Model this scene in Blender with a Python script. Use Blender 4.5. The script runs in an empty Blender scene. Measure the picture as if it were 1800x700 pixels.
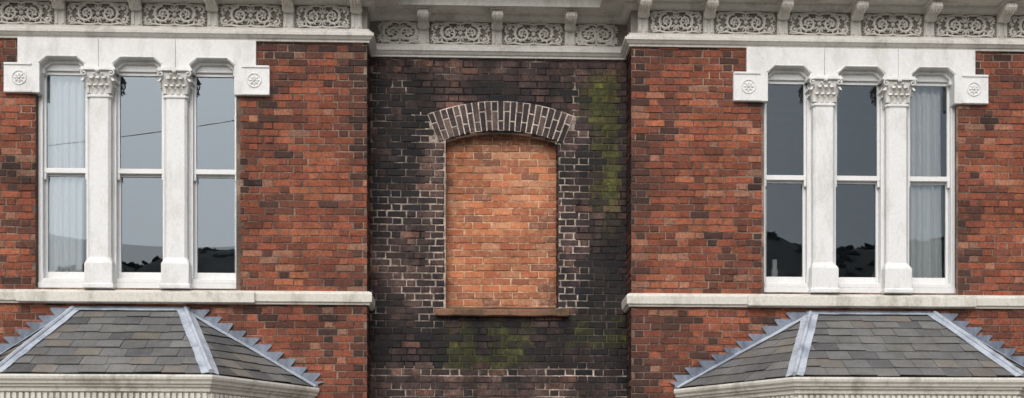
import bpy, math, random
from mathutils import Vector, noise
random.seed(7)
R = random.random
def U_(a,b): return a+(b-a)*R()
def lin(r,g,b):
    def f(c):
        c/=255.0
        return c/12.92 if c<=0.04045 else ((c+0.055)/1.055)**2.4
    return (f(r),f(g),f(b))
def mixc(a,b,t):
    t=max(0,min(1,t)); return tuple(a[i]*(1-t)+b[i]*t for i in range(3))
def mul(c,k): return (c[0]*k,c[1]*k,c[2]*k)
def nz(x,z,s,o=0): return noise.noise(Vector((x*s+o,z*s-o,o*1.7)))
def sm(a,b,x):
    if a==b: return float(x>a)
    t=max(0,min(1,(x-a)/(b-a))); return t*t*(3-2*t)
def win(x,a,b,s): return sm(a-s,a+s,x)*(1-sm(b-s,b+s,x))

scene=bpy.context.scene
COL=scene.collection
def empty(name):
    e=bpy.data.objects.new(name,None); COL.objects.link(e); return e
house=empty('brick_house')

class MB:
    def __init__(s): s.v=[];s.f=[];s.c=[]
    def add(s,vs,fs,col=(.8,.8,.8)):
        b=len(s.v); s.v.extend([tuple(v) for v in vs])
        for f in fs: s.f.append([i+b for i in f]); s.c.append(col)
    def box(s,x0,x1,y0,y1,z0,z1,col=(.8,.8,.8)):
        s.add([(x0,y0,z0),(x1,y0,z0),(x1,y1,z0),(x0,y1,z0),(x0,y0,z1),(x1,y0,z1),(x1,y1,z1),(x0,y1,z1)],
              [(0,3,2,1),(4,5,6,7),(0,1,5,4),(1,2,6,5),(2,3,7,6),(3,0,4,7)],col)
    def obox(s,O,U,N,u0,u1,o0,o1,z0,z1,col=(.8,.8,.8)):
        vs=[]
        for z in (z0,z1):
            for (u,o) in ((u0,o1),(u1,o1),(u1,o0),(u0,o0)):
                vs.append((O[0]+U[0]*u+N[0]*o,O[1]+U[1]*u+N[1]*o,z))
        s.add(vs,[(0,3,2,1),(4,5,6,7),(0,1,5,4),(1,2,6,5),(2,3,7,6),(3,0,4,7)],col)
    def prism(s,poly,y0,y1,col=(.8,.8,.8)):
        n=len(poly)
        vs=[(x,y0,z) for x,z in poly]+[(x,y1,z) for x,z in poly]
        fs=[list(range(n)),list(range(2*n-1,n-1,-1))]
        for i in range(n):
            j=(i+1)%n; fs.append((i,i+n,j+n,j))
        s.add(vs,fs,col)
    def tube(s,pts,rad,n=6,col=(.8,.8,.8)):
        pts=[Vector(p) for p in pts]; m=len(pts); vs=[]
        for i,p in enumerate(pts):
            t=(pts[min(i+1,m-1)]-pts[max(i-1,0)])
            if t.length<1e-9: t=Vector((1,0,0))
            t.normalize()
            a=t.cross(Vector((0,1,0)))
            if a.length<1e-3: a=t.cross(Vector((1,0,0)))
            a.normalize(); b=t.cross(a)
            r=rad[i] if isinstance(rad,(list,tuple)) else rad
            for k in range(n):
                w=2*math.pi*k/n; vs.append(p+a*(r*math.cos(w))+b*(r*math.sin(w)))
        fs=[]
        for i in range(m-1):
            for k in range(n):
                k2=(k+1)%n; fs.append((i*n+k,i*n+k2,(i+1)*n+k2,(i+1)*n+k))
        fs.append(list(range(n))[::-1]); fs.append([(m-1)*n+k for k in range(n)])
        s.add(vs,fs,col)
    def ell(s,c,rx,ry,rz,ang=0,su=8,sv=5,col=(.8,.8,.8)):
        vs=[];fs=[];ca,sa=math.cos(ang),math.sin(ang)
        for i in range(sv+1):
            th=math.pi*i/sv
            for k in range(su):
                ph=2*math.pi*k/su
                x=rx*math.sin(th)*math.cos(ph); y=ry*math.sin(th)*math.sin(ph); z=rz*math.cos(th)
                vs.append((c[0]+x*ca-z*sa,c[1]+y,c[2]+x*sa+z*ca))
        for i in range(sv):
            for k in range(su):
                k2=(k+1)%su; fs.append((i*su+k,i*su+k2,(i+1)*su+k2,(i+1)*su+k))
        s.add(vs,fs,col)
    def sweep(s,path,prof,col=(.8,.8,.8)):
        n=len(prof); m=len(path); offs=mitres(path); vs=[]
        for i in range(m):
            for (o,z) in prof:
                vs.append((path[i][0]+offs[i][0]*o,path[i][1]+offs[i][1]*o,z))
        fs=[]
        for i in range(m-1):
            for k in range(n):
                k2=(k+1)%n; fs.append((i*n+k,(i+1)*n+k,(i+1)*n+k2,i*n+k2))
        fs.append(list(range(n))); fs.append([(m-1)*n+k for k in range(n)][::-1])
        s.add(vs,fs,col)
    def obj(s,name,mat,parent=house,bevel=0,smooth=False,solid=0,fixn=False):
        me=bpy.data.meshes.new(name); me.from_pydata(s.v,[],s.f)
        ca=me.color_attributes.new('Col','FLOAT_COLOR','CORNER')
        d=[]
        for f,c in zip(s.f,s.c): d.extend((c[0],c[1],c[2],1.0)*len(f))
        ca.data.foreach_set('color',d)
        if smooth: me.polygons.foreach_set('use_smooth',[True]*len(me.polygons))
        me.materials.append(mat); me.update()
        if fixn:
            import bmesh
            bm=bmesh.new(); bm.from_mesh(me); bmesh.ops.recalc_face_normals(bm,faces=bm.faces); bm.to_mesh(me); bm.free()
        o=bpy.data.objects.new(name,me); COL.objects.link(o)
        if parent: o.parent=parent
        if solid:
            m=o.modifiers.new('s','SOLIDIFY'); m.thickness=solid; m.offset=0
        if bevel:
            m=o.modifiers.new('b','BEVEL'); m.width=bevel; m.segments=2; m.limit_method='ANGLE'; m.angle_limit=math.radians(35)
        return o
def mitres(path):
    m=len(path); seg=[]
    for i in range(m-1):
        dx=path[i+1][0]-path[i][0]; dy=path[i+1][1]-path[i][1]; l=math.hypot(dx,dy); seg.append((dy/l,-dx/l))
    out=[seg[0]]
    for i in range(1,m-1):
        a,b=seg[i-1],seg[i]; k=1+a[0]*b[0]+a[1]*b[1]; out.append(((a[0]+b[0])/k,(a[1]+b[1])/k))
    out.append(seg[-1]); return out
def offset_path(path,o):
    mt=mitres(path); return [(p[0]+q[0]*o,p[1]+q[1]*o) for p,q in zip(path,mt)]

# ------------------------------------------------------------ materials
def newmat(name):
    m=bpy.data.materials.new(name); m.use_nodes=True; nt=m.node_tree
    b=nt.nodes['Principled BSDF']; return m,nt,b
def N(nt,t,**k):
    n=nt.nodes.new(t)
    for a,v in k.items():
        if a in n.inputs: n.inputs[a].default_value=v
        else: setattr(n,a,v)
    return n
def ramp(nt,src,p0,c0,p1,c1):
    r=nt.nodes.new('ShaderNodeValToRGB'); e=r.color_ramp.elements
    e[0].position=p0;e[0].color=(*c0,1);e[1].position=p1;e[1].color=(*c1,1)
    nt.links.new(src,r.inputs[0]); return r
def noiseN(nt,scale,detail=6,rough=.6,sc=(1,1,1),loc=(0,0,0)):
    tc=nt.nodes.new('ShaderNodeTexCoord'); mp=nt.nodes.new('ShaderNodeMapping')
    mp.inputs['Scale'].default_value=sc; mp.inputs['Location'].default_value=loc
    nt.links.new(tc.outputs['Object'],mp.inputs[0])
    n=nt.nodes.new('ShaderNodeTexNoise'); n.inputs['Scale'].default_value=scale; n.inputs['Detail'].default_value=detail; n.inputs['Roughness'].default_value=rough
    nt.links.new(mp.outputs[0],n.inputs['Vector']); return n
def mix(nt,a,b,f,mode='MIX'):
    m=nt.nodes.new('ShaderNodeMix'); m.data_type='RGBA'; m.blend_type=mode
    for s,i in ((f,0),(a,6),(b,7)):
        if hasattr(s,'is_linked') or hasattr(s,'links'): nt.links.new(s,m.inputs[i])
        elif isinstance(s,(int,float)): m.inputs[i].default_value=s
        else: m.inputs[i].default_value=(*s,1)
    return m.outputs[2]
def bump(nt,b,src,strength,dist):
    bn=nt.nodes.new('ShaderNodeBump'); bn.inputs['Strength'].default_value=strength; bn.inputs['Distance'].default_value=dist
    nt.links.new(src,bn.inputs['Height']); nt.links.new(bn.outputs[0],b.inputs['Normal'])
def mat_attr(name,rough=.9,fine=45,lo=.62,hi=1.3,bs=.6,bd=.006,smears=(),spec=.25,patch=(.7,1.2),psc=(1,1,1)):
    m,nt,b=newmat(name)
    a=nt.nodes.new('ShaderNodeAttribute'); a.attribute_name='Col'
    n1=noiseN(nt,fine,5,.65); r1=ramp(nt,n1.outputs[0],.3,(lo,)*3,.7,(hi,)*3)
    c=mix(nt,a.outputs['Color'],r1.outputs[0],1.0,'MULTIPLY')
    n2=noiseN(nt,2.2,6,.6,sc=psc); r2=ramp(nt,n2.outputs[0],.35,(patch[0],)*3,.65,(patch[1],)*3)
    c=mix(nt,c,r2.outputs[0],1.0,'MULTIPLY')
    for k,sx in enumerate(smears):
        n3=noiseN(nt,sx[3],7,.75,loc=(3+k*7,1,5),sc=sx[4] if len(sx)>4 else (1,1,1)); r3=ramp(nt,n3.outputs[0],sx[2],(0,0,0),sx[2]+.2,(sx[1],)*3)
        c=mix(nt,c,sx[0],r3.outputs[0])
    nt.links.new(c,b.inputs['Base Color']); b.inputs['Roughness'].default_value=rough
    b.inputs['Specular IOR Level'].default_value=spec
    bump(nt,b,n1.outputs[0],bs,bd); return m
def mat_paint(name,base,dirt,amt=.5,rough=.6,bs=.25,lo=.93,th=.5):
    m,nt,b=newmat(name)
    n1=noiseN(nt,2.6,8,.7,sc=(1.5,1.5,.6)); r1=ramp(nt,n1.outputs[0],th,(0,0,0),th+.22,(amt,)*3)
    c=mix(nt,base,dirt,r1.outputs[0])
    n2=noiseN(nt,30,6,.75); r2=ramp(nt,n2.outputs[0],.35,(lo,lo*.995,lo*.98),.6,(1.01,1.01,1.01))
    c=mix(nt,c,r2.outputs[0],1.0,'MULTIPLY')
    n3=noiseN(nt,11,9,.82,loc=(9,2,1)); r3=ramp(nt,n3.outputs[0],.58,(0,0,0),.74,(amt,)*3)
    c=mix(nt,c,mul(dirt,.6),r3.outputs[0])
    nt.links.new(c,b.inputs['Base Color']); b.inputs['Roughness'].default_value=rough
    bump(nt,b,n2.outputs[0],bs,.004); return m
M_brick=mat_attr('weathered_red_brick',smears=((lin(74,58,52),.85,.52,13),(lin(62,51,47),.7,.54,2.6,(1,1,.5)),(lin(184,138,114),.45,.58,26)),patch=(.74,1.14),lo=.55)
M_black=mat_attr('sooty_brick',lo=.45,hi=1.55,smears=((lin(20,18,20),.85,.47,7),(lin(15,14,16),.95,.475,1.9,(1.3,1,.45)),(lin(124,106,98),.45,.59,20)),rough=.75,spec=.35,patch=(.45,1.3),psc=(1.4,1,.6))
M_infill=mat_attr('orange_infill_brick',smears=((lin(204,164,132),.65,.5,14),(lin(126,84,66),.6,.55,8)),lo=.72,hi=1.2,patch=(.82,1.1))
M_mortar=mat_attr('mortar',lo=.55,hi=1.35,smears=((lin(36,30,30),.75,.52,5),))
M_slate=mat_attr('slate',lo=.78,hi=1.2,bs=.35,bd=.004,rough=.65,smears=((lin(140,140,134),.40,.54,11),(lin(66,66,64),.5,.56,5)),spec=.35,patch=(.82,1.15))
M_lead=mat_paint('lead_flashing',lin(184,191,201),lin(116,126,142),.8,.5,lo=.85,th=.45)
M_lead2=mat_paint('weathered_lead',lin(132,141,156),lin(80,88,102),.9,.55,lo=.75,th=.42)
M_white=mat_paint('white_painted_stone',(.765,.765,.76),lin(170,164,152),.5,lo=.91,th=.48)
M_frieze=mat_paint('weathered_frieze_stone',lin(214,211,204),lin(142,136,124),.7,.8,bs=.4,lo=.85)
M_orn=mat_paint('carved_ornament_stone',lin(218,214,206),lin(150,144,133),.6,.75,bs=.3,lo=.85)
M_cap=mat_paint('painted_capital',lin(220,218,213),lin(156,151,142),.55,.7,bs=.2,lo=.88)
M_back=mat_paint('frieze_ground_stone',lin(142,136,127),lin(94,88,80),.8,.85)
M_sash=mat_paint('white_sash_paint',(.77,.77,.77),lin(190,188,182),.25,.45,bs=.1)
M_sill=mat_paint('brown_sill_stone',lin(136,100,78),lin(62,56,42),.95,.9,bs=.7,lo=.6,th=.44)
M_string=mat_paint('painted_string_course',lin(215,211,201),lin(130,124,106),.8,.65,lo=.85)
def glassmat():
    m,nt,b=newmat('window_glass'); nt.nodes.remove(b)
    out=nt.nodes['Material Output']
    fr=N(nt,'ShaderNodeFresnel',IOR=1.95); tr=N(nt,'ShaderNodeBsdfTransparent'); tr.inputs[0].default_value=(.93,.955,.975,1)
    gl=N(nt,'ShaderNodeBsdfGlossy',Roughness=.0); gl.inputs[0].default_value=(.78,.90,1,1)
    mx=nt.nodes.new('ShaderNodeMixShader')
    nt.links.new(fr.outputs[0],mx.inputs[0]); nt.links.new(tr.outputs[0],mx.inputs[1]); nt.links.new(gl.outputs[0],mx.inputs[2]); nt.links.new(mx.outputs[0],out.inputs[0])
    return m
M_glass=glassmat()
def plain(name,c,r=.9):
    m,nt,b=newmat(name); n=noiseN(nt,3,5,.6); rr=ramp(nt,n.outputs[0],.3,mul(c,.75),.7,mul(c,1.2))
    nt.links.new(rr.outputs[0],b.inputs['Base Color']); b.inputs['Roughness'].default_value=r; return m
M_room=plain('interior_walls',(.10,.115,.135))
def curtainmat():
    m,nt,b=newmat('net_curtain'); nt.nodes.remove(b); out=nt.nodes['Material Output']
    d=nt.nodes.new('ShaderNodeBsdfDiffuse'); d.inputs[0].default_value=(.93,.93,.90,1)
    t=nt.nodes.new('ShaderNodeBsdfTranslucent'); t.inputs[0].default_value=(.8,.8,.77,1)
    x=nt.nodes.new('ShaderNodeMixShader'); x.inputs[0].default_value=.06
    nt.links.new(d.outputs[0],x.inputs[1]); nt.links.new(t.outputs[0],x.inputs[2]); nt.links.new(x.outputs[0],out.inputs[0]); return m
M_curtain=curtainmat()

# ------------------------------------------------------------ bricks
H=.082; JT=.012
def quadbrick(mb,cs,Nv,col,ch=.005,out=.007,base=-.012):
    c=sum(cs,Vector())/4; vs=[]
    j=lambda: Vector((U_(-.0034,.0034),U_(-.0008,.0008),U_(-.0034,.0034)))
    tilt=U_(-.004,.004)
    for p in cs: vs.append(p+Nv*base)
    for p in cs: vs.append(p+Nv*(out-ch)+j())
    for p in cs:
        d=(c-p); d.normalize(); vs.append(p+d*ch*U_(1.2,2.6)+Nv*(out+tilt)+j())
    fs=[(8,9,10,11)]
    for a in range(4):
        b=(a+1)%4; fs.append((a,b,b+4,a+4)); fs.append((a+4,b+4,b+8,a+8))
    mb.add(vs,fs,col)
def brick_wall(mb,O,Uv,Nv,u0,u1,z0,z1,colfn,excl=(),h=H,bond='flem',skip=None,jt=JT,phase=0,jfn=None):
    O=Vector((O[0],O[1],0));Uv=Vector((Uv[0],Uv[1],0));Nv=Vector((Nv[0],Nv[1],0))
    r=int(math.floor(z0/h+.001))
    while r*h<z1-.01:
        za=max(r*h,z0)+jt/2; zb=min((r+1)*h,z1)-jt/2
        if zb-za<.015: r+=1; continue
        if bond=='flem': pat=[.23,.115]; per=.345; st=(r%2)*per/2
        else: pat=[.225]; per=.225; st=(r%2)*.1125
        st+=phase+nz(r*3.1,.5,1.3)*.03
        k=math.floor((u0-st)/per)-1; x=st+k*per; i=0
        while x<u1:
            w=pat[i%len(pat)]; i+=1; jj=U_(-.007,.007)
            a=x+jt/2+jj*.5; b=x+w-jt/2+jj; x+=w
            a=max(a,u0+.001); b=min(b,u1-.001)
            if b-a<.025: continue
            ivs=[(a,b)]; zm=(za+zb)/2
            for (ea,eb,ec,ed) in excl:
                if ec<zm<ed:
                    nv=[]
                    for (p,q) in ivs:
                        if q<=ea or p>=eb: nv.append((p,q))
                        else:
                            if p<ea: nv.append((p,ea-.003))
                            if q>eb: nv.append((eb+.003,q))
                    ivs=nv
            for (p,q) in ivs:
                if q-p<.025: continue
                um=(p+q)/2
                if skip and skip(um,zm): continue
                e=U_(-.0028,.0028)+nz(um,zm,.9,11)*.006; s=0
                if jfn: s=jfn(um,zm)
                cs=[O+Uv*(p+s)+Vector((0,0,za+e+s)),O+Uv*(q-s)+Vector((0,0,za+e+s)),O+Uv*(q-s)+Vector((0,0,zb+e-s)),O+Uv*(p+s)+Vector((0,0,zb+e-s))]
                quadbrick(mb,cs,Nv,colfn(O+Uv*um,zm))
        r+=1
def sheet(mb,O,Uv,u0,u1,z0,z1,colfn,holes=(),cell=.041,skip=None):
    nu=max(1,int(round((u1-u0)/cell))); nzc=max(1,int(round((z1-z0)/cell)))
    for i in range(nu):
        for j in range(nzc):
            a=u0+(u1-u0)*i/nu; b=u0+(u1-u0)*(i+1)/nu; c=z0+(z1-z0)*j/nzc; d=z0+(z1-z0)*(j+1)/nzc
            um=(a+b)/2; zm=(c+d)/2
            if any(h[0]<um<h[1] and h[2]<zm<h[3] for h in holes): continue
            if skip and skip(um,zm): continue
            P=lambda u,z:(O[0]+Uv[0]*u,O[1]+Uv[1]*u,z)
            mb.add([P(a,c),P(b,c),P(b,d),P(a,d)],[(0,1,2,3)],colfn(Vector(P(um,0)),zm))

XL,XR,REC=-1.683,1.396,.42
WL,WR=-4.307,4.097
EXT=8.3; TOP=7.09
pal=[lin(172,108,78),lin(163,97,71),lin(153,88,66),lin(142,81,62),lin(122,74,60),lin(102,66,56),lin(72,55,51)]
def wing_col(p,z):
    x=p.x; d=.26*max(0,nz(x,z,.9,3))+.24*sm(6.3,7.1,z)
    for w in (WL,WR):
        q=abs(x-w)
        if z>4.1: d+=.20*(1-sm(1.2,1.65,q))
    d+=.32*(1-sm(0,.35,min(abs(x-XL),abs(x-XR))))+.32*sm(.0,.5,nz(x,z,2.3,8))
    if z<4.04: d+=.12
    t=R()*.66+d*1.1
    if R()<.03: t=.95
    i=min(len(pal)-1.001,t*(len(pal)-1)); k=int(i); c=mixc(pal[k],pal[k+1],i-k)
    c=mul(c,U_(.80,1.14)*(1-.2*max(0,nz(x,z,5,1))))
    if R()<.07: c=mixc(c,lin(194,146,120),.4)
    return c
def wing_mort(p,z):
    n=nz(p.x,z,1.7,5)*.5+.5; n2=nz(p.x,z,7,2)*.5+.5
    return mixc(lin(70,56,50),lin(156,134,118),n*n2*1.9)
NX0,NX1,NZ0,NS,RISE=-.80,.561,4.10,6.10,.12
NC=(NX0+NX1)/2; HA=(NX1-NX0)/2; AR=(HA*HA+RISE*RISE)/(2*RISE); ACZ=NS+RISE-AR; RING=.345
def arch_z(x): return ACZ+math.sqrt(max(0,AR*AR-(x-NC)**2))
AMAX=math.asin(HA/AR)+.035
def in_ring(x,z):
    dx=x-NC; dz=z-ACZ; r=math.hypot(dx,dz); a=abs(math.atan2(dx,dz))
    return AR-.01<r<AR+RING+.02 and a<AMAX+.004
def in_niche(x,z): return NX0<x<NX1 and NZ0-.02<z<arch_z(x)
def masks(x,z):
    n=nz(x,z,1.6,4); n2=nz(x,z,5,7); n3=nz(x,z,2.4,14)
    row=int(math.floor(z/H)); tooth=.17 if row%4<2 else 0
    q=0
    if 4.02<z<6.42:
        if -1.18+tooth<x<NX0+.02 or NX1-.02<x<.93-tooth*.9: q=1
    pale=max(q*(.78+.6*n3), .04+.25*n)
    pale=max(pale,(.40+1.1*n3)*win(x,-1.8,-.75,.1)*(1-sm(5.2,5.8,z))*sm(3.75,3.95,z))
    pale=max(pale,(.15+.9*n2)*win(x,-1.8,-1.2,.1)*sm(5.2,5.5,z))
    pale=max(pale,(.70+.7*n2)*win(z,3.26,3.38,.03))
    pale=max(pale,(.42+.9*n3)*(1-sm(3.1,3.25,z)))
    pale=max(pale,(.10+.6*n2)*sm(6.75,6.9,z))
    pale=max(pale,.9*win(x,.74,.80,.02)*win(z,6.35,6.9,.05))
    soot=.45+1.3*n+.6*n3
    soot+=.9*win(z,3.40,3.90,.1)+.9*win(x,-1.5,-1.12,.1)*win(z,5.5,6.8,.2)+.8*win(x,.9,1.5,.1)*(1-sm(5.2,5.6,z))
    soot+=.4*win(x,-1.2,.9,.1)*win(z,6.45,6.8,.05)
    soot-=.8*sm(6.72,6.98,z)*sm(-.3,.3,x)+.2*sm(6.75,6.95,z)
    soot-=.25*q; soot-=.5*(1-sm(3.15,3.35,z))
    ns_=noise.noise(Vector((x*5.5,z*1.1,3.3)))
    g=win(x,.94,1.27,.06)*win(z,5.30,6.90,.12)*sm(-.42,.05,ns_+.5*n2)
    g=max(g,.35*win(x,.98,1.3,.08)*win(z,4.9,5.4,.15)*sm(-.2,.2,ns_))
    g=max(g,.75*win(x,-.75,.25,.12)*win(z,3.36,3.92,.06)*sm(-.35,.2,n2+.6*ns_))
    g=max(g,.7*win(x,.70,1.38,.08)*win(z,3.62,4.0,.05)*sm(-.35,.15,n2))
    g=max(g,.3*win(x,.6,1.0,.1)*win(z,6.4,6.8,.1)*sm(0,.2,n2))
    return max(0,min(1,pale)),max(0,min(1,soot)),g
def cen_col(p,z):
    x=p.x; P,S,G=masks(x,z)
    c=mixc(lin(108,82,74),lin(68,54,53),R())
    if R()<.12: c=mixc(c,lin(134,94,78),.7)
    c=mixc(c,lin(26,24,27),S*U_(.74,1.08))
    c=mul(c,U_(.65,1.35))
    return mixc(c,mixc(lin(110,110,52),lin(64,70,34),R()),G*U_(.4,1))
def cen_mort(p,z):
    P,S,G=masks(p.x,z)
    c=mixc(lin(34,28,29),lin(208,190,176),P*U_(.45,1.1))
    return mixc(c,lin(86,90,40),G*.8)
bw=MB(); ms=MB()
for (xa,xb,wc) in ((-EXT,XL,WL),(XR,EXT,WR)):
    ex=[(wc-1.165,wc+1.165,4.2,TOP+.3)]
    holes=[(wc-1.15,wc+1.15,4.2,TOP+.3)]
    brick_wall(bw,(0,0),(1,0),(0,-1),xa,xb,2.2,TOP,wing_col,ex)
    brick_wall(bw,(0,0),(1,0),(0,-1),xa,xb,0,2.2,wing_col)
    sheet(ms,(0,0),(1,0),xa,xb,0,2.2,wing_mort,cell=.25)
    sheet(ms,(0,0),(1,0),xa,xb,2.2,TOP,wing_mort,holes,cell=.06)
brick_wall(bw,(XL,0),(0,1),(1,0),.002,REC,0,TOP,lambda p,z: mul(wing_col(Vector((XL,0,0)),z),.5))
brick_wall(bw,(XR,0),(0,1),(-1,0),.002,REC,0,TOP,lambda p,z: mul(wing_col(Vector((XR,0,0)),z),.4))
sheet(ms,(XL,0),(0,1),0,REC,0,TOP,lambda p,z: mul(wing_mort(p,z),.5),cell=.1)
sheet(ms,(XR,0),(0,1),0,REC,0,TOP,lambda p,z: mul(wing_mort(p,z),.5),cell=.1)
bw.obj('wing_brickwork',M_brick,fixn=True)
bc=MB()
skipc=lambda x,z: in_niche(x,z) or in_ring(x,z)
brick_wall(bc,(0,REC),(1,0),(0,-1),XL,XR,0,TOP,cen_col,[(NX0,NX1,NZ0-.05,NS)],skip=skipc,phase=.07,jfn=lambda x,z: .003*masks(x,z)[0]**1.5)
sheet(ms,(0,REC),(1,0),XL,XR,2.0,TOP,cen_mort,skip=lambda x,z:in_niche(x,z) and z<arch_z(x)-.02)
sheet(ms,(0,REC),(1,0),XL,XR,0,2.0,cen_mort,cell=.2)
for xs,nn in ((NX0,1),(NX1,-1)):
    brick_wall(bc,(xs,REC),(0,1),(nn,0),-.004,.14,NZ0,NS,lambda p,z: mul(mixc(lin(96,66,58),lin(60,48,48),R()),.9))
    sheet(ms,(xs,REC),(0,1),0,.14,NZ0,NS+.02,lambda p,z: lin(130,108,96),cell=.14)
bc.obj('recess_brickwork',M_black,fixn=True)
va=MB(); nv=23
for i in range(nv):
    a0=-AMAX+2*AMAX*i/nv; a1=-AMAX+2*AMAX*(i+1)/nv; g=.0036+U_(-.0010,.0010)
    def PP(a,r): return Vector((NC+r*math.sin(a),REC-.012,ACZ+r*math.cos(a)))
    e=U_(-.008,.008)
    spl=[(0+e,.222),(.236,RING+e)] if i%2==0 else [(0+e,.106),(.120,RING+e)]
    for (ra,rb) in spl:
        cs=[PP(a0+g,AR+ra),PP(a1-g,AR+ra),PP(a1-g,AR+rb),PP(a0+g,AR+rb)]
        quadbrick(va,cs,Vector((0,-1,0)),mul(mixc(lin(104,86,80),lin(54,46,48),R()),U_(.8,1.3)),base=-.03)
va.obj('arch_voussoirs',M_black,fixn=True)
ring=MB()
ns=24; vs=[];fs=[]
for i in range(ns+1):
    a=-AMAX+2*AMAX*i/ns
    for r in (AR-.001,AR+RING+.006):
        for y in (REC-.012,REC+.14): vs.append((NC+r*math.sin(a),y,ACZ+r*math.cos(a)))
for i in range(ns):
    k=i*4; fs+= [(k,k+4,k+6,k+2),(k,k+1,k+5,k+4),(k+2,k+6,k+7,k+3)]
fs+=[(0,2,3,1),(ns*4,ns*4+1,ns*4+3,ns*4+2)]
ring.add(vs,fs,lin(204,188,176)); ring.obj('arch_mortar',M_mortar)
bi=MB()
pi_=[lin(192,122,86),lin(184,113,80),lin(174,104,75),lin(196,138,106),lin(158,99,77),lin(134,92,76)]
def inf_col(p,z):
    t=R()
    c=pi_[0] if t<.25 else pi_[1] if t<.50 else pi_[2] if t<.68 else pi_[3] if t<.82 else pi_[4] if t<.93 else pi_[5]
    n=nz(p.x,z,1.2,6)
    c=mul(c,U_(.84,1.1)*(1+.25*n))
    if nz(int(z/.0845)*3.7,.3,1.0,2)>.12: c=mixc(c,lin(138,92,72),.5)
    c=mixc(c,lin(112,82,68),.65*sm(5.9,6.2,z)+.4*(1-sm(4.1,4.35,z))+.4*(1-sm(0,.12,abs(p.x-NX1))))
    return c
YI=REC+.135
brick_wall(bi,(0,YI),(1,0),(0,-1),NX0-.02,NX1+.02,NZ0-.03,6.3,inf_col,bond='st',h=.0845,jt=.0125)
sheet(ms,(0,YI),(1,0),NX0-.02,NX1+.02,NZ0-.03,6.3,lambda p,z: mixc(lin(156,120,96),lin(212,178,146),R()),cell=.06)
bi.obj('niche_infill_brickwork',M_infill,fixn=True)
ms.obj('mortar_joints',M_mortar)
s=MB()
xs_=[-.905+1.605*i/14 for i in range(15)]; vs=[]
for x in xs_:
    e=U_(-.008,.008); vs+=[(x,REC-.085+e,3.99+U_(-.006,.006)),(x,YI,3.99),(x,YI,4.125),(x,REC-.085+e,4.062+U_(-.008,.008))]
fs=[]
for i in range(14):
    for k in range(4): fs.append((i*4+k,i*4+(k+1)%4,i*4+4+(k+1)%4,i*4+4+k))
fs+=[(0,1,2,3),(59,58,57,56)]
s.add(vs,fs); s.obj('niche_sill',M_sill,bevel=.010,fixn=True)
core=MB(); mc=lin(90,72,62)
for (xa,xb,wc) in ((-EXT,XL,WL),(XR,EXT,WR)):
    xi0=xa+(.012 if xa>0 else 0); xi1=xb-(.012 if xb<0 else 0)
    core.box(xi0,wc-1.16,.012,.35,0,7.9,mc); core.box(wc+1.16,xi1,.012,.35,0,7.9,mc)
    core.box(wc-1.16,wc+1.16,.012,.35,0,4.2,mc); core.box(wc-1.16,wc+1.16,.012,.35,6.9,7.9,mc)
core.box(XL-.3,NX0-.012,REC+.012,REC+.4,0,7.9,mc); core.box(NX1+.012,XR+.3,REC+.012,REC+.4,0,7.9,mc)
core.box(NX0-.012,NX1+.012,YI+.012,REC+.4,0,6.4,mc); core.box(NX0-.012,NX1+.012,REC+.012,REC+.4,6.4,7.9,mc)
core.box(NX0-.012,NX1+.012,REC+.012,YI-.002,0,NZ0-.04,mc)
core.box(-EXT,-EXT+.3,.35,8.5,0,7.9,lin(120,66,48)); core.box(EXT-.3,EXT,.35,8.5,0,7.9,lin(120,66,48)); core.box(-EXT,EXT,8.5,8.8,0,7.9,lin(120,66,48))
core.obj('wall_core',M_mortar)
rf=MB(); rf.add([(-EXT-.3,-.4,7.86),(EXT+.3,-.4,7.86),(EXT+.3,9.1,7.86),(-EXT-.3,9.1,7.86),(-EXT+2,4.3,10.6),(EXT-2,4.3,10.6)],
  [(0,3,2,1),(0,1,5,4),(2,3,4,5),(1,2,5),(3,0,4)],lin(90,92,96)); rf.obj('main_slate_roof',M_slate)

# ------------------------------------------------------------ cornice
path=[(-EXT,0),(XL,0),(XL,REC),(XR,REC),(XR,0),(EXT,0)]
c=MB()
c.sweep(path,[(-.02,7.08),(.03,7.08),(.034,7.10),(.05,7.108),(.072,7.132),(.085,7.14),(.085,7.172),(.062,7.18),(.056,7.20),(.034,7.212),(.03,7.235),(-.02,7.235)])
c.sweep(path,[(-.02,7.505),(.045,7.505),(.05,7.52),(.07,7.535),(.09,7.556),(.095,7.58),(.33,7.58),(.33,7.562),(.365,7.562),(.365,7.66),(.385,7.67),(.40,7.70),(.44,7.76),(.46,7.78),(.46,7.83),(-.02,7.85)])
c.obj('cornice_mouldings',M_frieze,fixn=True)
c=MB(); c.sweep(path,[(-.02,7.234),(.006,7.234),(.006,7.506),(-.02,7.506)]); c.obj('frieze_ground',M_back,fixn=True)
def spiral(mb,cx,cz,r0,r1,a0,turns,rad0,rad1,y=-.012,lobes=True,sgn=1,ls=1.0):
    pts=[];rd=[];n=int(18*abs(turns))+4
    for i in range(n+1):
        t=i/n; a=a0+sgn*turns*2*math.pi*t; r=r0*(1-t)+r1*t
        pts.append((cx+r*math.cos(a),y-.006*math.sin(t*3),cz+r*math.sin(a))); rd.append(rad0*(1-t)+rad1*t)
    mb.tube(pts,rd,6)
    if lobes:
        for i in range(1,int(n*.7),2):
            t=i/n; a=a0+sgn*turns*2*math.pi*t; r=(r0*(1-t)+r1*t)+.014
            mb.ell((cx+r*math.cos(a),y,cz+r*math.sin(a)),.024*ls,.018,.010*ls,a+sgn*.75)
    mb.ell((cx,y-.006,cz),.018,.022,.018)
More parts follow.
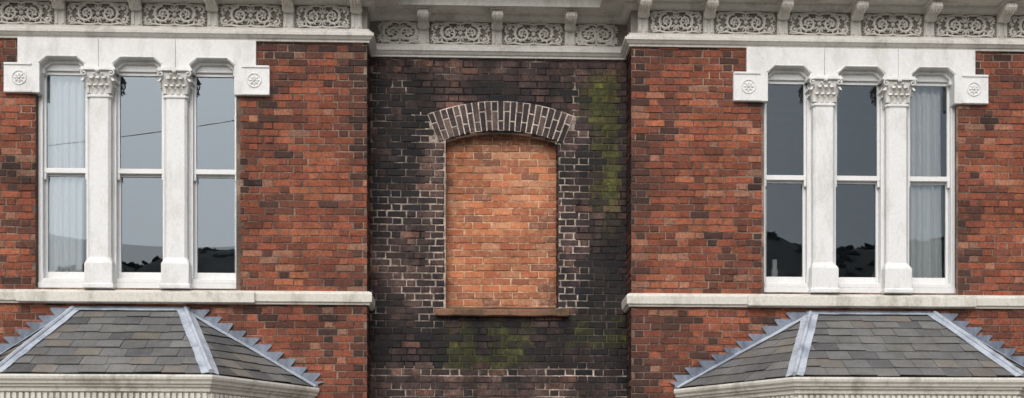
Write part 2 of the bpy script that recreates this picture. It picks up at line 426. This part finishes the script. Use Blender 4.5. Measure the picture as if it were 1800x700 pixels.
def panel(w,seed):
    rs=random.Random(seed); m=MB(); hw=w/2
    for sg in (-1,1):
        cx=sg*hw*.40; spiral(m,cx,.0,.104,.020,math.pi/2,1.55,.0185,.011,sgn=-sg,y=-.018)
        spiral(m,sg*hw*.88,.068,.046,.010,-math.pi/2,1.1,.014,.010,sgn=sg,ls=.85)
        spiral(m,sg*hw*.88,-.068,.046,.010,math.pi/2,1.1,.014,.010,sgn=-sg,ls=.85)
        for zz in (-1,1):
            m.tube([(0,-.012,zz*.108),(sg*hw*.15,-.02,zz*.124),(sg*hw*.42,-.02,zz*.124),(sg*hw*.7,-.018,zz*.108),(sg*hw*.98,-.014,zz*.122)],[.015,.013,.013,.012,.008])
        for k in range(6):
            a=k*math.pi/3+.3; m.ell((cx+.036*math.cos(a),-.016,.036*math.sin(a)),.022,.018,.011,a)
        for k in range(6):
            zz=-.09+.036*k; m.ell((sg*hw*(.65+.04*math.sin(k*2)),-.012,zz),.030,.018,.012,rs.uniform(-.9,.9)+sg*.5)
        for k in range(4): m.ell((sg*hw*rs.uniform(.9,1.03),-.010,rs.uniform(-.11,.11)),.022,.014,.010,rs.uniform(-1.5,1.5))
    for k in range(5):
        a=math.pi/2+(k-2)*.5; m.ell((.05*math.cos(a),-.016,.02+.055*math.sin(a)),.038,.018,.012,a)
        a=-a; m.ell((.05*math.cos(a),-.016,-.02+.055*math.sin(a)),.038,.018,.012,a)
    m.ell((0,-.02,0),.028,.024,.028)
    return m
pm=[panel(.66,1),panel(.70,2)]; small=panel(.36,5)
brk={'L':[-7.80,-6.93,-6.06,-5.19,-4.32,-3.45,-2.58,-1.80],'R':[1.53,2.30,3.17,4.04,4.91,5.78,6.65,7.52],'C':[-1.04,-.165,.71]}
src=[None,None,None]; FZ=7.371
def addp(x,y,w,i):
    t=2 if w<.5 else i%2
    base=small if t==2 else pm[t]; bwid=.36 if t==2 else (.66,.70)[t]
    if src[t] is None:
        o=base.obj('carved_frieze_panel',M_orn,smooth=False); src[t]=o
    else:
        o=bpy.data.objects.new('carved_frieze_panel',src[t].data); COL.objects.link(o); o.parent=house
    o.location=(x,y,FZ); o.scale=(w/bwid*(1 if i%3 else -1),1,1)
for key,yy in (('L',-.006),('R',-.006),('C',REC-.006)):
    L=brk[key]
    for i in range(len(L)-1):
        w=L[i+1]-L[i]; addp((L[i]+L[i+1])/2,yy,w-.20,i)
addp((XL+.07+brk['C'][0])/2,REC-.006,.44,3); addp((XR-.05+brk['C'][-1])/2,REC-.006,.44,4)
b=MB(); rb=MB()
def bracket(x,y,w=.125):
    prof=[(-.02,7.41),(-.07,7.405),(-.10,7.425),(-.13,7.45),(-.18,7.458),(-.23,7.452),(-.265,7.465),(-.288,7.495),(-.288,7.535),(-.27,7.552),(-.03,7.552)]
    vs=[]; n=len(prof)
    for xx in (x-w/2,x+w/2): vs+=[(xx,y+p[0],p[1]) for p in prof]
    fs=[list(range(n)),list(range(2*n-1,n-1,-1))]+[(i,(i+1)%n,(i+1)%n+n,i+n) for i in range(n)]
    b.add(vs,fs); b.box(x-w/2-.025,x+w/2+.025,y-.31,y-.02,7.5525,7.5785)
    b.tube([(x-w/2-.008,y-.245,7.50),(x+w/2+.008,y-.245,7.50)],.03,10)
    b.tube([(x-w/2-.008,y-.07,7.44),(x+w/2+.008,y-.07,7.44)],.024,10)
    for q in (-.034,0,.034): b.tube([(x+q,y-.289,7.545),(x+q,y-.292,7.49),(x+q,y-.24,7.446),(x+q,y-.13,7.443)],.008,5)
    rb.box(x-.062,x+.062,y-.022,y,7.237,7.504)
    for q in (-.036,.036): rb.box(x+q-.014,x+q+.014,y-.034,y-.0215,7.25,7.44)
for key,yy in (('L',-.002),('R',-.002),('C',REC-.002)):
    for x in brk[key]: bracket(x,yy)
b.obj('cornice_brackets',M_orn,bevel=.004,fixn=True); rb.obj('frieze_ribbed_blocks',M_frieze,bevel=.003,fixn=True)
st=MB(); prof=[(-.02,4.045),(.035,4.045),(.04,4.06),(.06,4.075),(.065,4.16),(.055,4.185),(.03,4.20),(-.02,4.212)]
st.sweep([(-EXT,0),(XL,0),(XL,REC-.002)],prof); st.sweep([(XR,REC-.002),(XR,0),(EXT,0)],prof)
st.obj('string_course',M_string,fixn=True)

# ------------------------------------------------------------ triple window
def leaf(mb,base,outd,up,wid,length,curl):
    side=outd.cross(Vector((0,0,1))); vs=[];fs=[];n=6
    for i in range(n+1):
        t=i/n; h=length*(t if t<.8 else .8+ .2*(math.cos((t-.8)/.2*math.pi)*.5-.5)+.0)
        o=curl*(t**2.2); w=wid*(.75+.5*math.sin(t*math.pi))*(1 if t<.85 else .6)
        p=base+Vector((0,0,1))*h+outd*o
        vs+= [p-side*w/2-outd*.006,p-side*w*.22+outd*.006,p+outd*.012,p+side*w*.22+outd*.006,p+side*w/2-outd*.006]
    for i in range(n):
        for j in range(4):
            a=i*5+j; fs.append((a,a+1,a+6,a+5))
    mb.add(vs,fs)
def triple_window(wc,side):
    w=MB(); X=lambda x: wc+x
    def notch(c0,hw,top,sl,bot): return [(c0-hw,bot),(c0-hw,sl),(c0-hw+.085,top),(c0+hw-.085,top),(c0+hw,sl),(c0+hw,bot)]
    g=.0015
    left=[(-1.355,7.079),(-1.355,6.79),(-1.51,6.79),(-1.51,6.45),(-1.105,6.45)]+notch(-.855,.25,6.86,6.785,6.745)[1:]+[(-.437-g,6.745),(-.437-g,7.079)]
    mid=[(-.437+g,7.079),(-.437+g,6.745)]+notch(0,.27,6.86,6.785,6.745)+[(.437-g,6.745),(.437-g,7.079)]
    right=[(-x,z) for x,z in left][::-1]
    for P in (left,mid,right): w.prism([(X(x),z) for x,z in P],-.05,.11)
    l2=[(-1.35,7.04),(-1.16,6.76),(-1.13,6.70)]+[(-1.075,6.70),(-1.075,6.76),(-1.0,6.825),(-.71,6.825),(-.635,6.76),(-.635,6.70)]+[(-.437-g,6.70),(-.437-g,7.04)]
    m2=[(-.437+g,7.04),(-.437+g,6.70),(-.245,6.70),(-.245,6.76),(-.17,6.825),(.17,6.825),(.245,6.76),(.245,6.70),(.437-g,6.70),(.437-g,7.04)]
    for P in (l2,m2,[(-x,z) for x,z in l2][::-1]): w.prism([(X(x),z) for x,z in P],.035,.16)
    for c0,hw in ((-.855,.25),(0,.27),(.855,.25)):
        pts=[(c0-hw-.015,-.05,6.795),(c0-hw+.075,-.05,6.872),(c0+hw-.075,-.05,6.872),(c0+hw+.015,-.05,6.795)]
        for a,b_ in zip(pts[:-1],pts[1:]): w.tube([(X(a[0]),a[1],a[2]),(X(b_[0]),b_[1],b_[2])],.010,6)
    w.obj('window_lintel',M_white,bevel=.005,fixn=True)
    r=MB()
    for sg in (-1,1):
        cx=X(sg*1.335); cz=6.62
        pts=[(cx+.078*math.cos(a*math.pi/12),-.052,cz+.078*math.sin(a*math.pi/12)) for a in range(25)]
        r.tube(pts,.009,6)
        for q in range(8):
            a=q*math.pi/4; r.ell((cx+.038*math.cos(a),-.052,cz+.038*math.sin(a)),.025,.012,.013,a)
        r.ell((cx,-.056,cz),.017,.018,.017)
        r.box(cx-.17 if sg<0 else cx-.14,cx+.14 if sg<0 else cx+.17,-.062,-.049,6.452,6.475)
        r.box(cx-.17 if sg<0 else cx-.14,cx+.14 if sg<0 else cx+.17,-.062,-.049,6.765,6.788)
    r.obj('lintel_rosettes',M_white,fixn=True,smooth=False)
    p=MB(); cp=MB()
    for sg in (-1,1):
        c0=X(sg*.435)
        def ring_(hw,ch,y0,y1,z): return [(c0-hw,y1,z),(c0-hw,y0+ch,z),(c0-hw+ch,y0,z),(c0+hw-ch,y0,z),(c0+hw,y0+ch,z),(c0+hw,y1,z)]
        lv=[(.175,.006,-.085,4.216),(.175,.006,-.085,4.255),(.160,.006,-.07,4.27),(.160,.006,-.07,4.50),(.150,.02,-.06,4.53),(.128,.028,-.035,4.575),(.128,.028,-.035,6.40),(.145,.028,-.05,6.41),(.145,.028,-.05,6.435),(.128,.028,-.035,6.445),(.130,.028,-.035,6.52),(.165,.03,-.07,6.67),(.165,.03,-.07,6.70)]
        vs=[]
        for (hw,ch,y0,z) in lv: vs+=ring_(hw,ch,y0,.15,z)
        fs=[]
        for i in range(len(lv)-1):
            for j in range(6):
                j2=(j+1)%6; fs.append((i*6+j,i*6+j2,(i+1)*6+j2,(i+1)*6+j))
        fs.append(tuple(range(6))); fs.append(tuple((len(lv)-1)*6+j for j in range(6)))
        p.add(vs,fs)
        p.box(c0-.205,c0+.205,-.105,.15,6.70,6.72); p.box(c0-.192,c0+.192,-.092,.15,6.7205,6.744)
        od=Vector((0,-1,0))
        for xo in (-.1,-.033,.033,.1): leaf(cp,Vector((c0+xo,-.038,6.445)),od,1,.07,.135,.05)
        for xo in (-.07,0,.07): leaf(cp,Vector((c0+xo,-.045,6.50)),od,1,.065,.165,.07)
        for sx in (-1,1):
            for yo in (.0,.06): leaf(cp,Vector((c0+sx*.130,yo,6.445)),Vector((sx,0,0)),1,.07,.135,.05)
            for yo in (-.02,.04,.1): leaf(cp,Vector((c0+sx*.140,yo,6.50)),Vector((sx,0,0)),1,.06,.165,.05)
            pts=[]
            for i in range(20):
                t=i/19; a=t*2*math.pi*1.3*sx; rr=.032*(1-t)+.006
                pts.append((c0+sx*.155+rr*math.sin(a)*1,-.10-.004*t,6.665+rr*math.cos(a)))
            cp.tube(pts,.0085,6)
            leaf(cp,Vector((c0+sx*.13,-.04,6.45)),Vector((sx*.7,-.7,0)),1,.07,.21,.075)
        cp.ell((c0,-.105,6.69),.026,.018,.02)
        for q in (-1,1): cp.ell((c0+q*.045,-.09,6.66),.014,.014,.014)
    p.obj('window_pilasters',M_white,bevel=.004,fixn=True); cp.obj('pilaster_capitals',M_cap,smooth=True)
    s=MB(); gl=MB()
    for c0,gh,ol,orr in ((-.86,.222,-1.165,-.55),(0,.24,-.32,.32),(.86,.222,.55,1.165)):
        x0,x1=X(c0-gh),X(c0+gh); A,B=X(ol),X(orr); f=.034
        s.box(A,x0-f,.075,.20,4.30,6.86); s.box(x1+f,B,.075,.20,4.30,6.86)
        s.box(x0-f,x1+f,.080,.20,6.748,6.86); s.box(A+.001,B-.001,.055,.20,4.216,4.298)
        s.box(x0-f,x1+f,.0555,.20,4.2985,4.345)
        s.box(x0-f-.012,x0-f+.006,.066,.0755,4.346,6.747); s.box(x1+f-.006,x1+f+.012,.066,.0755,4.346,6.747)
        ya,yb=.110,.150
        s.box(x0-f+.001,x0,ya,yb,5.57,6.747); s.box(x1,x1+f-.001,ya,yb,5.57,6.747)
        s.box(x0,x1,ya+.001,yb,6.71,6.747); s.box(x0-f+.001,x1+f-.001,ya-.004,yb,5.575,5.632)
        for xx in (x0-f*.5,x1+f*.5): s.add([(xx-.014,ya-.002,5.50),(xx+.014,ya-.002,5.50),(xx+.014,yb,5.50),(xx-.014,yb,5.50),(xx-.016,ya-.002,5.574),(xx+.016,ya-.002,5.574),(xx+.016,yb,5.574),(xx-.016,yb,5.574)],[(0,3,2,1),(4,5,6,7),(0,1,5,4),(1,2,6,5),(2,3,7,6),(3,0,4,7)])
        yc,yd=.156,.196
        s.box(x0-f+.001,x0,yc,yd,4.35,5.60); s.box(x1,x1+f-.001,yc,yd,4.35,5.60)
        s.box(x0,x1,yc+.001,yd,4.35,4.44); s.box(x0,x1,yc+.001,yd,5.55,5.60)
        gl.add([(x0-.01,.131,5.62),(x1+.01,.1315,5.62),(x1+.01,.1315,6.72),(x0-.01,.131,6.72)],[(0,1,2,3)])
        gl.add([(x0-.01,.176,4.43),(x1+.01,.1755,4.43),(x1+.01,.176,5.56),(x0-.01,.1765,5.56)],[(0,1,2,3)])
    s.obj('sash_frames',M_sash,bevel=.0035,fixn=True); gl.obj('window_glass',M_glass)
    si=MB(); si.add([(X(-1.35),-.105,4.05),(X(1.35),-.105,4.05),(X(1.35),.1,4.05),(X(-1.35),.1,4.05),(X(-1.35),-.105,4.165),(X(1.35),-.105,4.165),(X(1.35),.1,4.23),(X(-1.35),.1,4.23)],
        [(0,3,2,1),(4,5,6,7),(0,1,5,4),(1,2,6,5),(2,3,7,6),(3,0,4,7)]); si.obj('window_sill',M_string,bevel=.008)
    r=MB(); x0,x1,y0,y1,z0,z1=X(-1.6),X(1.6),.36,3.2,4.0,7.1
    r.add([(x0,y0,z0),(x1,y0,z0),(x1,y1,z0),(x0,y1,z0),(x0,y0,z1),(x1,y0,z1),(x1,y1,z1),(x0,y1,z1)],[(0,1,2,3),(4,7,6,5),(1,5,6,2),(2,6,7,3),(3,7,4,0)])
    r.obj('room_interior',M_room)
    cu=MB()
    def curtain(a,b,za,zb,amp,fr,gather=0,seed=0):
        n=90; m=24; vs=[];fs=[]
        for i in range(m+1):
            tz=i/m; z=za+(zb-za)*tz
            for j in range(n+1):
                t=j/n; x=a+(b-a)*(t)+gather*(1-tz)**2*(.5-t)
                y=.236+amp*math.sin(t*fr+seed+.7*math.sin(t*9+seed))+amp*.4*math.sin(t*fr*2.3+1+tz)
                vs.append((X(x),y,z))
        for i in range(m):
            for j in range(n): q=i*(n+1)+j; fs.append((q,q+1,q+n+2,q+n+1))
        cu.add(vs,fs)
    if side<0:
        curtain(-1.13,-.685,4.30,6.84,.022,30,.03,1); curtain(1.05,1.13,4.3,6.3,.010,14,0,2)
    else:
        curtain(-1.14,-1.05,4.30,5.5,.010,12,0,1); curtain(.60,1.05,4.30,6.84,.022,34,-.05,4)
        cu.ell((X(-.93),.34,4.52),.045,.045,.09); cu.box(X(-.955),X(-.905),.32,.36,4.5,4.68)
    cu.obj('net_curtains',M_curtain,smooth=True)
triple_window(WL,-1); triple_window(WR,1)

# ------------------------------------------------------------ bay windows with slate roofs
def slatecol(p):
    n=nz(p.x*1.0,p.y+p.z,2.5,3)
    c=mixc(lin(114,113,111),lin(93,93,94),R())
    t=R()
    if t<.14: c=mixc(c,lin(120,112,102),.6)
    elif t<.24: c=mixc(c,lin(76,76,78),.7)
    c=mixc(c,lin(102,100,84),max(0,n)*.5)
    return mul(c,U_(.88,1.1))
def facet(mb,A,B,C,D,n,sw=.27):
    A,B,C,D=map(Vector,(A,B,C,D)); u=(B-A).normalized(); nn=(B-A).cross(D-A); nn.normalize()
    if nn.z<0: nn=-nn
    sL=lambda t:(A.lerp(D,t)-A).dot(u); sR=lambda t:(B.lerp(C,t)-A).dot(u)
    upv=((D-A)-u*((D-A).dot(u)))
    P=lambda s,t,o: A+u*s+upv*t+nn*o
    for i in range(n):
        t0=i/n; t1=min(1,(i+1)/n+.02); s=-2-(i%2)*sw/2
        while s<4:
            w=sw*U_(.88,1.12); a,b=s+.002,s+w-.002; s+=w
            l0,r0,l1,r1=sL(max(t0,0)),sR(max(t0,0)),sL(t1),sR(t1)
            a0,b0=max(a,l0),min(b,r0); a1,b1=max(a,l1),min(b,r1)
            if b0-a0<.01 and b1-a1<.01: continue
            if b0<=a0: continue
            if b1<=a1:
                m_=min(max((a+b)/2,l1),r1); a1=b1=m_
                a1-=.001;b1+=.001
            lo=.022+U_(-.003,.006); dt=U_(-.012,.005); q=U_(-.003,.003)
            top=[P(a0,t0+dt,lo+q),P(b0,t0+dt,lo-q),P(b1,t1,.009),P(a1,t1,.009)]
            bot=[P(a0,t0+dt,lo-.008+q),P(b0,t0+dt,lo-.008-q),P(b1,t1,.001),P(a1,t1,.001)]
            mb.add(top+bot,[(0,1,2,3),(4,7,6,5),(0,4,5,1),(1,5,6,2),(3,2,6,7),(0,3,7,4)],slatecol(top[0]))
    return nn
def bay(wl,fl,fr,wr,tl,tr,seedn):
    ze,zt,bb=3.09,3.965,1.3
    E=[(wl,0),(fl,-bb),(fr,-bb),(wr,0)]
    WLp,FL,FR,WRp=(wl,0,ze),(fl,-bb,ze),(fr,-bb,ze),(wr,0,ze); TL,TR=(tl,0,zt),(tr,0,zt)
    base=MB(); base.add([WLp,FL,FR,WRp,TL,TR],[(1,2,5,4),(0,1,4),(2,3,5),(0,3,2,1)],lin(40,40,42)); base.obj('bay_roof_boarding',M_slate)
    sl=MB()
    nF=facet(sl,FL,FR,TR,TL,8); nL=facet(sl,WLp,FL,TL,TL,8); nR=facet(sl,FR,WRp,TR,TR,8)
    sl.obj('bay_roof_slates',M_slate)
    ld=MB()
    def strip(P0,P1,n1,toward,w,off=.028,lift=.0):
        P0,P1=Vector(P0),Vector(P1); h=(P1-P0).normalized(); d=n1.cross(h).normalized()
        if d.dot(Vector(toward)-P0)<0: d=-d
        m=10; vs=[]
        for i in range(m+1):
            p=P0.lerp(P1,i/m); ww=w*(1+U_(-.08,.08))
            vs+=[p+n1*(off+lift),p+d*ww+n1*(off+U_(-.003,.003))]
        ld.add(vs,[(2*i,2*i+1,2*i+3,2*i+2) for i in range(m)])
    def roll(P0,P1,nn):
        P0,P1=Vector(P0),Vector(P1); k=8
        ld.tube([P0.lerp(P1,i/k)+nn*.034+Vector((U_(-.003,.003),0,U_(-.003,.003))) for i in range(k+1)],.024,8)
    strip(TR,FR,nF,FL,.09); strip(TR,FR,nR,WRp,.09); roll(TR,FR,(nF+nR).normalized())
    strip(TL,FL,nF,FR,.09); strip(TL,FL,nL,WLp,.09); roll(TL,FL,(nF+nL).normalized())
    strip(TR,WRp,nR,FR,.085,off=.032); strip(TL,WLp,nL,FL,.085,off=.032)
    strip((tl-.05,0,zt),(tr+.05,0,zt),nF,FL,.05,off=.032)
    ld.obj('bay_roof_lead',M_lead,solid=.006)
    sf=MB()
    for (xt,xw) in ((tr,wr),(tl,wl)):
        k=int(math.floor(ze/H)); sg=1 if xw>xt else -1
        fx=lambda z: xt+(xw-xt)*(zt-z)/(zt-ze)
        while k*H<zt:
            z0=k*H; z1=z0+H; xa=fx(max(z0,ze)); xb=fx(min(z1,zt))
            y=-.018-.010*(k%2)-U_(0,.004); top=z1+.050+U_(-.008,.008); zl=max(z0,ze)
            e=U_(-.012,.012)
            # stepped tooth: horizontal turned-in top, undercut outer riser
            P=[(xa+.030*sg,zl+.040),(xa+(.100+e)*sg,top-.012),(xa+(.088+e)*sg,top),(xb-.012*sg,top+U_(-.004,.004)),(xb-.03*sg,min(z1,zt)-.06),(xa-.05*sg,zl-.03),(xa+.030*sg,zl-.02)]
            if sg<0: P=P[::-1]
            if top<4.04: sf.prism(P,y-.002,-.006)
            k+=1
    sf.box(tl-.06,tr+.06,-.02,-.005,zt-.02,zt+.045)
    sf.obj('stepped_flashing',M_lead2,fixn=True)
    g=MB()
    g.sweep(E,[(-.25,3.05),(.0,3.05),(.04,3.082),(.052,3.082),(.058,3.06),(.052,3.035),(.03,3.012),(.022,2.99),(.0,2.985),(-.004,2.962),(-.03,2.955),(-.034,2.915),(-.055,2.905),(-.07,2.90),(-.07,2.78),(-.09,2.77),(-.25,2.77)])
    g.obj('bay_gutter_cornice',M_string,fixn=True)
    d=MB(); PE=offset_path(E,-.07)
    for i in range(3):
        a,b_=PE[i],PE[i+1]; L=math.hypot(b_[0]-a[0],b_[1]-a[1]); Uv=((b_[0]-a[0])/L,(b_[1]-a[1])/L); Nv=(Uv[1],-Uv[0]); n=int(L/.062)
        for j in range(n):
            u=(j+.5)*L/n; d.obox(a,Uv,Nv,u-.018,u+.018,.001,.036,2.815,2.897)
    d.obj('bay_dentils',M_string,fixn=True)
    fr_=MB(); gl=MB(); bk=MB(); PB=offset_path(E,-.2)
    fr_.sweep(PB,[(-.2,2.5),(.0,2.5),(.03,2.55),(.03,2.7705),(-.2,2.7705)]); fr_.sweep(PB,[(-.2,.86),(.06,.86),(.06,.93),(0,.98),(-.2,.98)])
    bk.sweep(PB,[(-.2,0),(-.012,0),(-.012,.86),(-.2,.86)],lin(90,72,62))
    for i in range(3):
        a,b_=PB[i],PB[i+1]; L=math.hypot(b_[0]-a[0],b_[1]-a[1]); Uv=((b_[0]-a[0])/L,(b_[1]-a[1])/L); Nv=(Uv[1],-Uv[0])
        brick_wall(bk,a,Uv,Nv,0,L,0,.86,wing_col)
        fr_.obox(a,Uv,Nv,.01,.17,-.18,.01,.98,2.5); fr_.obox(a,Uv,Nv,L-.17,L-.01,-.18,.01,.98,2.5)
        cnt=2 if i==1 else 1; ww=(L-.34)/cnt
        for q in range(cnt):
            u0=.17+q*ww; u1=u0+ww
            for (c0,c1) in ((u0,u0+.06),(u1-.06,u1)): fr_.obox(a,Uv,Nv,c0,c1,-.12,-.04,.98,2.5)
            fr_.obox(a,Uv,Nv,u0+.06,u1-.06,-.12,-.05,1.72,1.77); fr_.obox(a,Uv,Nv,u0+.06,u1-.06,-.12,-.05,.98,1.05); fr_.obox(a,Uv,Nv,u0+.06,u1-.06,-.12,-.05,2.44,2.5)
            gl.add([(a[0]+Uv[0]*u-Nv[0]*.09,a[1]+Uv[1]*u-Nv[1]*.09,z) for u,z in ((u0+.05,1.0),(u1-.05,1.0),(u1-.05,2.48),(u0+.05,2.48))],[(0,1,2,3)])
    fr_.obj('bay_window_frames',M_sash,fixn=True); gl.obj('bay_window_glass',M_glass); bk.obj('bay_plinth_brickwork',M_brick,fixn=True)
bay(-6.39,-5.434,-3.203,-2.273,-5.038,-3.774,1)
bay(1.931,2.967,5.427,6.46,3.509,4.965,2)

# ------------------------------------------------------------ ground, street, hill
def slab(name,x0,x1,y0,y1,z0,z1,mat):
    m=MB(); m.box(x0,x1,y0,y1,z0,z1); return m.obj(name,mat,parent=None)
M_ground=plain('grass_ground',(.07,.085,.035)); M_pave=plain('paving',(.26,.25,.23)); M_road=plain('asphalt',(.055,.055,.058)); M_gravel=plain('front_garden_gravel',(.24,.22,.19))
m=MB(); m.add([(-900,-900,-.1),(900,-900,-.1),(900,900,-.1),(-900,900,-.1)],[(0,1,2,3)]); m.obj('ground',M_ground,parent=None)
slab('front_garden',-30,30,-5.2,.0,-.09,-.002,M_gravel)
slab('pavement',-120,120,-7.6,-5.204,-.09,.03,M_pave); slab('road',-120,120,-15.5,-7.604,-.096,-.08,M_road); slab('pavement',-120,120,-21,-15.504,-.09,.03,M_pave)
mk=MB()
for i in range(-20,21): mk.box(i*5-1,i*5+1,-11.6,-11.5,-.079,-.076)
mk.obj('road_marking',plain('road_paint',(.6,.6,.58)),parent=None)
pole=empty('utility_pole'); M_pole=plain('creosoted_timber',(.10,.075,.055))
for (px,hh) in ((-4.4,13.1),(-34,11.6)):
    pm_=MB(); pm_.tube([(px,-19,-.1),(px,-19,hh)],[.16,.10],10); pm_.box(px-.06,px+.06,-19.7,-18.3,hh-.5,hh-.38)
    for q in (-.6,.6): pm_.tube([(px,-19+q,hh-.38),(px,-19+q,hh-.22)],.04,8)
    o=pm_.obj('pole_shaft',M_pole,parent=pole,fixn=True)
wm=MB(); pts=[]
for i in range(41):
    t=i/40; x=-4.4+(-29.6)*t; z=12.85*(1-t)+11.4*t-4*t*(1-t)*1.1; pts.append((x,-19,z))
wm.tube(pts,.010,5); wm.obj('overhead_wire',plain('wire_black',(.02,.02,.02)),parent=pole)
hp=[(-400,40),(-120,38),(-72,40.5),(-65,41.2),(-57,43.4),(-52,42),(-45,45),(-20,44),(20,44),(36,46),(41,49.8),(46,48.8),(50,46.5),(60,46),(66,46.5),(72,48),(110,44),(400,36)]
def ridge(x):
    for (a,ha),(b,hb) in zip(hp[:-1],hp[1:]):
        if a<=x<=b: return ha+(hb-ha)*sm(0,1,(x-a)/(b-a))
    return 36
hm=MB(); nx,ny=320,30; vs=[]; fs=[]
for j in range(ny+1):
    y=-70-j*9
    for i in range(nx+1):
        x=-400+i*2.5; t=sm(-70,-186,y)
        vs.append((x,y,-.5+(ridge(x)-.8)*t+nz(x,y,.05,2)*1.2*t))
for j in range(ny):
    for i in range(nx): q=j*(nx+1)+i; fs.append((q,q+1,q+nx+2,q+nx+1))
hm.add(vs,fs); hm.obj('hill',plain('hillside',(.10,.11,.09)),parent=None,smooth=True)
tr=MB()
for i in range(1500):
    x=U_(-130,130); y=U_(-190,-110); t=sm(-70,-186,y); z=-.8+(ridge(x)-.8)*t
    r=U_(.4,1.0)
    for q in range(3):
        tr.ell((x+U_(-r,r),y+U_(-r,r),z+U_(0,r*.4)),r*U_(.7,1.3),r*.8,r*U_(.3,.5),U_(-1,1),6,4)
tr.obj('hill_woodland',plain('woodland_foliage',(.08,.09,.07)),parent=None)

# ------------------------------------------------------------ light
w=bpy.data.worlds.new('World'); scene.world=w; w.use_nodes=True; nt=w.node_tree
bg=nt.nodes['Background']; sky=nt.nodes.new('ShaderNodeTexSky'); sky.sky_type='NISHITA'; sky.sun_disc=False
sky.sun_elevation=math.radians(42); sky.sun_rotation=math.radians(195); sky.air_density=1.0; sky.dust_density=4.0
hs=nt.nodes.new('ShaderNodeHueSaturation'); hs.inputs['Saturation'].default_value=.40
nt.links.new(sky.outputs[0],hs.inputs['Color']); nt.links.new(hs.outputs[0],bg.inputs[0]); bg.inputs[1].default_value=.15
sd=bpy.data.lights.new('sun','SUN'); sd.energy=1.4; sd.angle=math.radians(60); sd.color=(1,.985,.97)
so=bpy.data.objects.new('sun',sd); so.rotation_euler=(math.radians(48),0,math.radians(-15)); COL.objects.link(so)
scene.view_settings.view_transform='Standard'; scene.view_settings.look='None'; scene.view_settings.exposure=0
cd=bpy.data.cameras.new('camera'); cd.sensor_width=36; cd.lens=36*2114/1800; cd.shift_y=550/1800; cd.clip_end=3000
co=bpy.data.objects.new('camera',cd); co.location=(-.49,-13.991,1.65); co.rotation_euler=(math.radians(90),0,-math.asin(.035)); COL.objects.link(co)
scene.camera=co
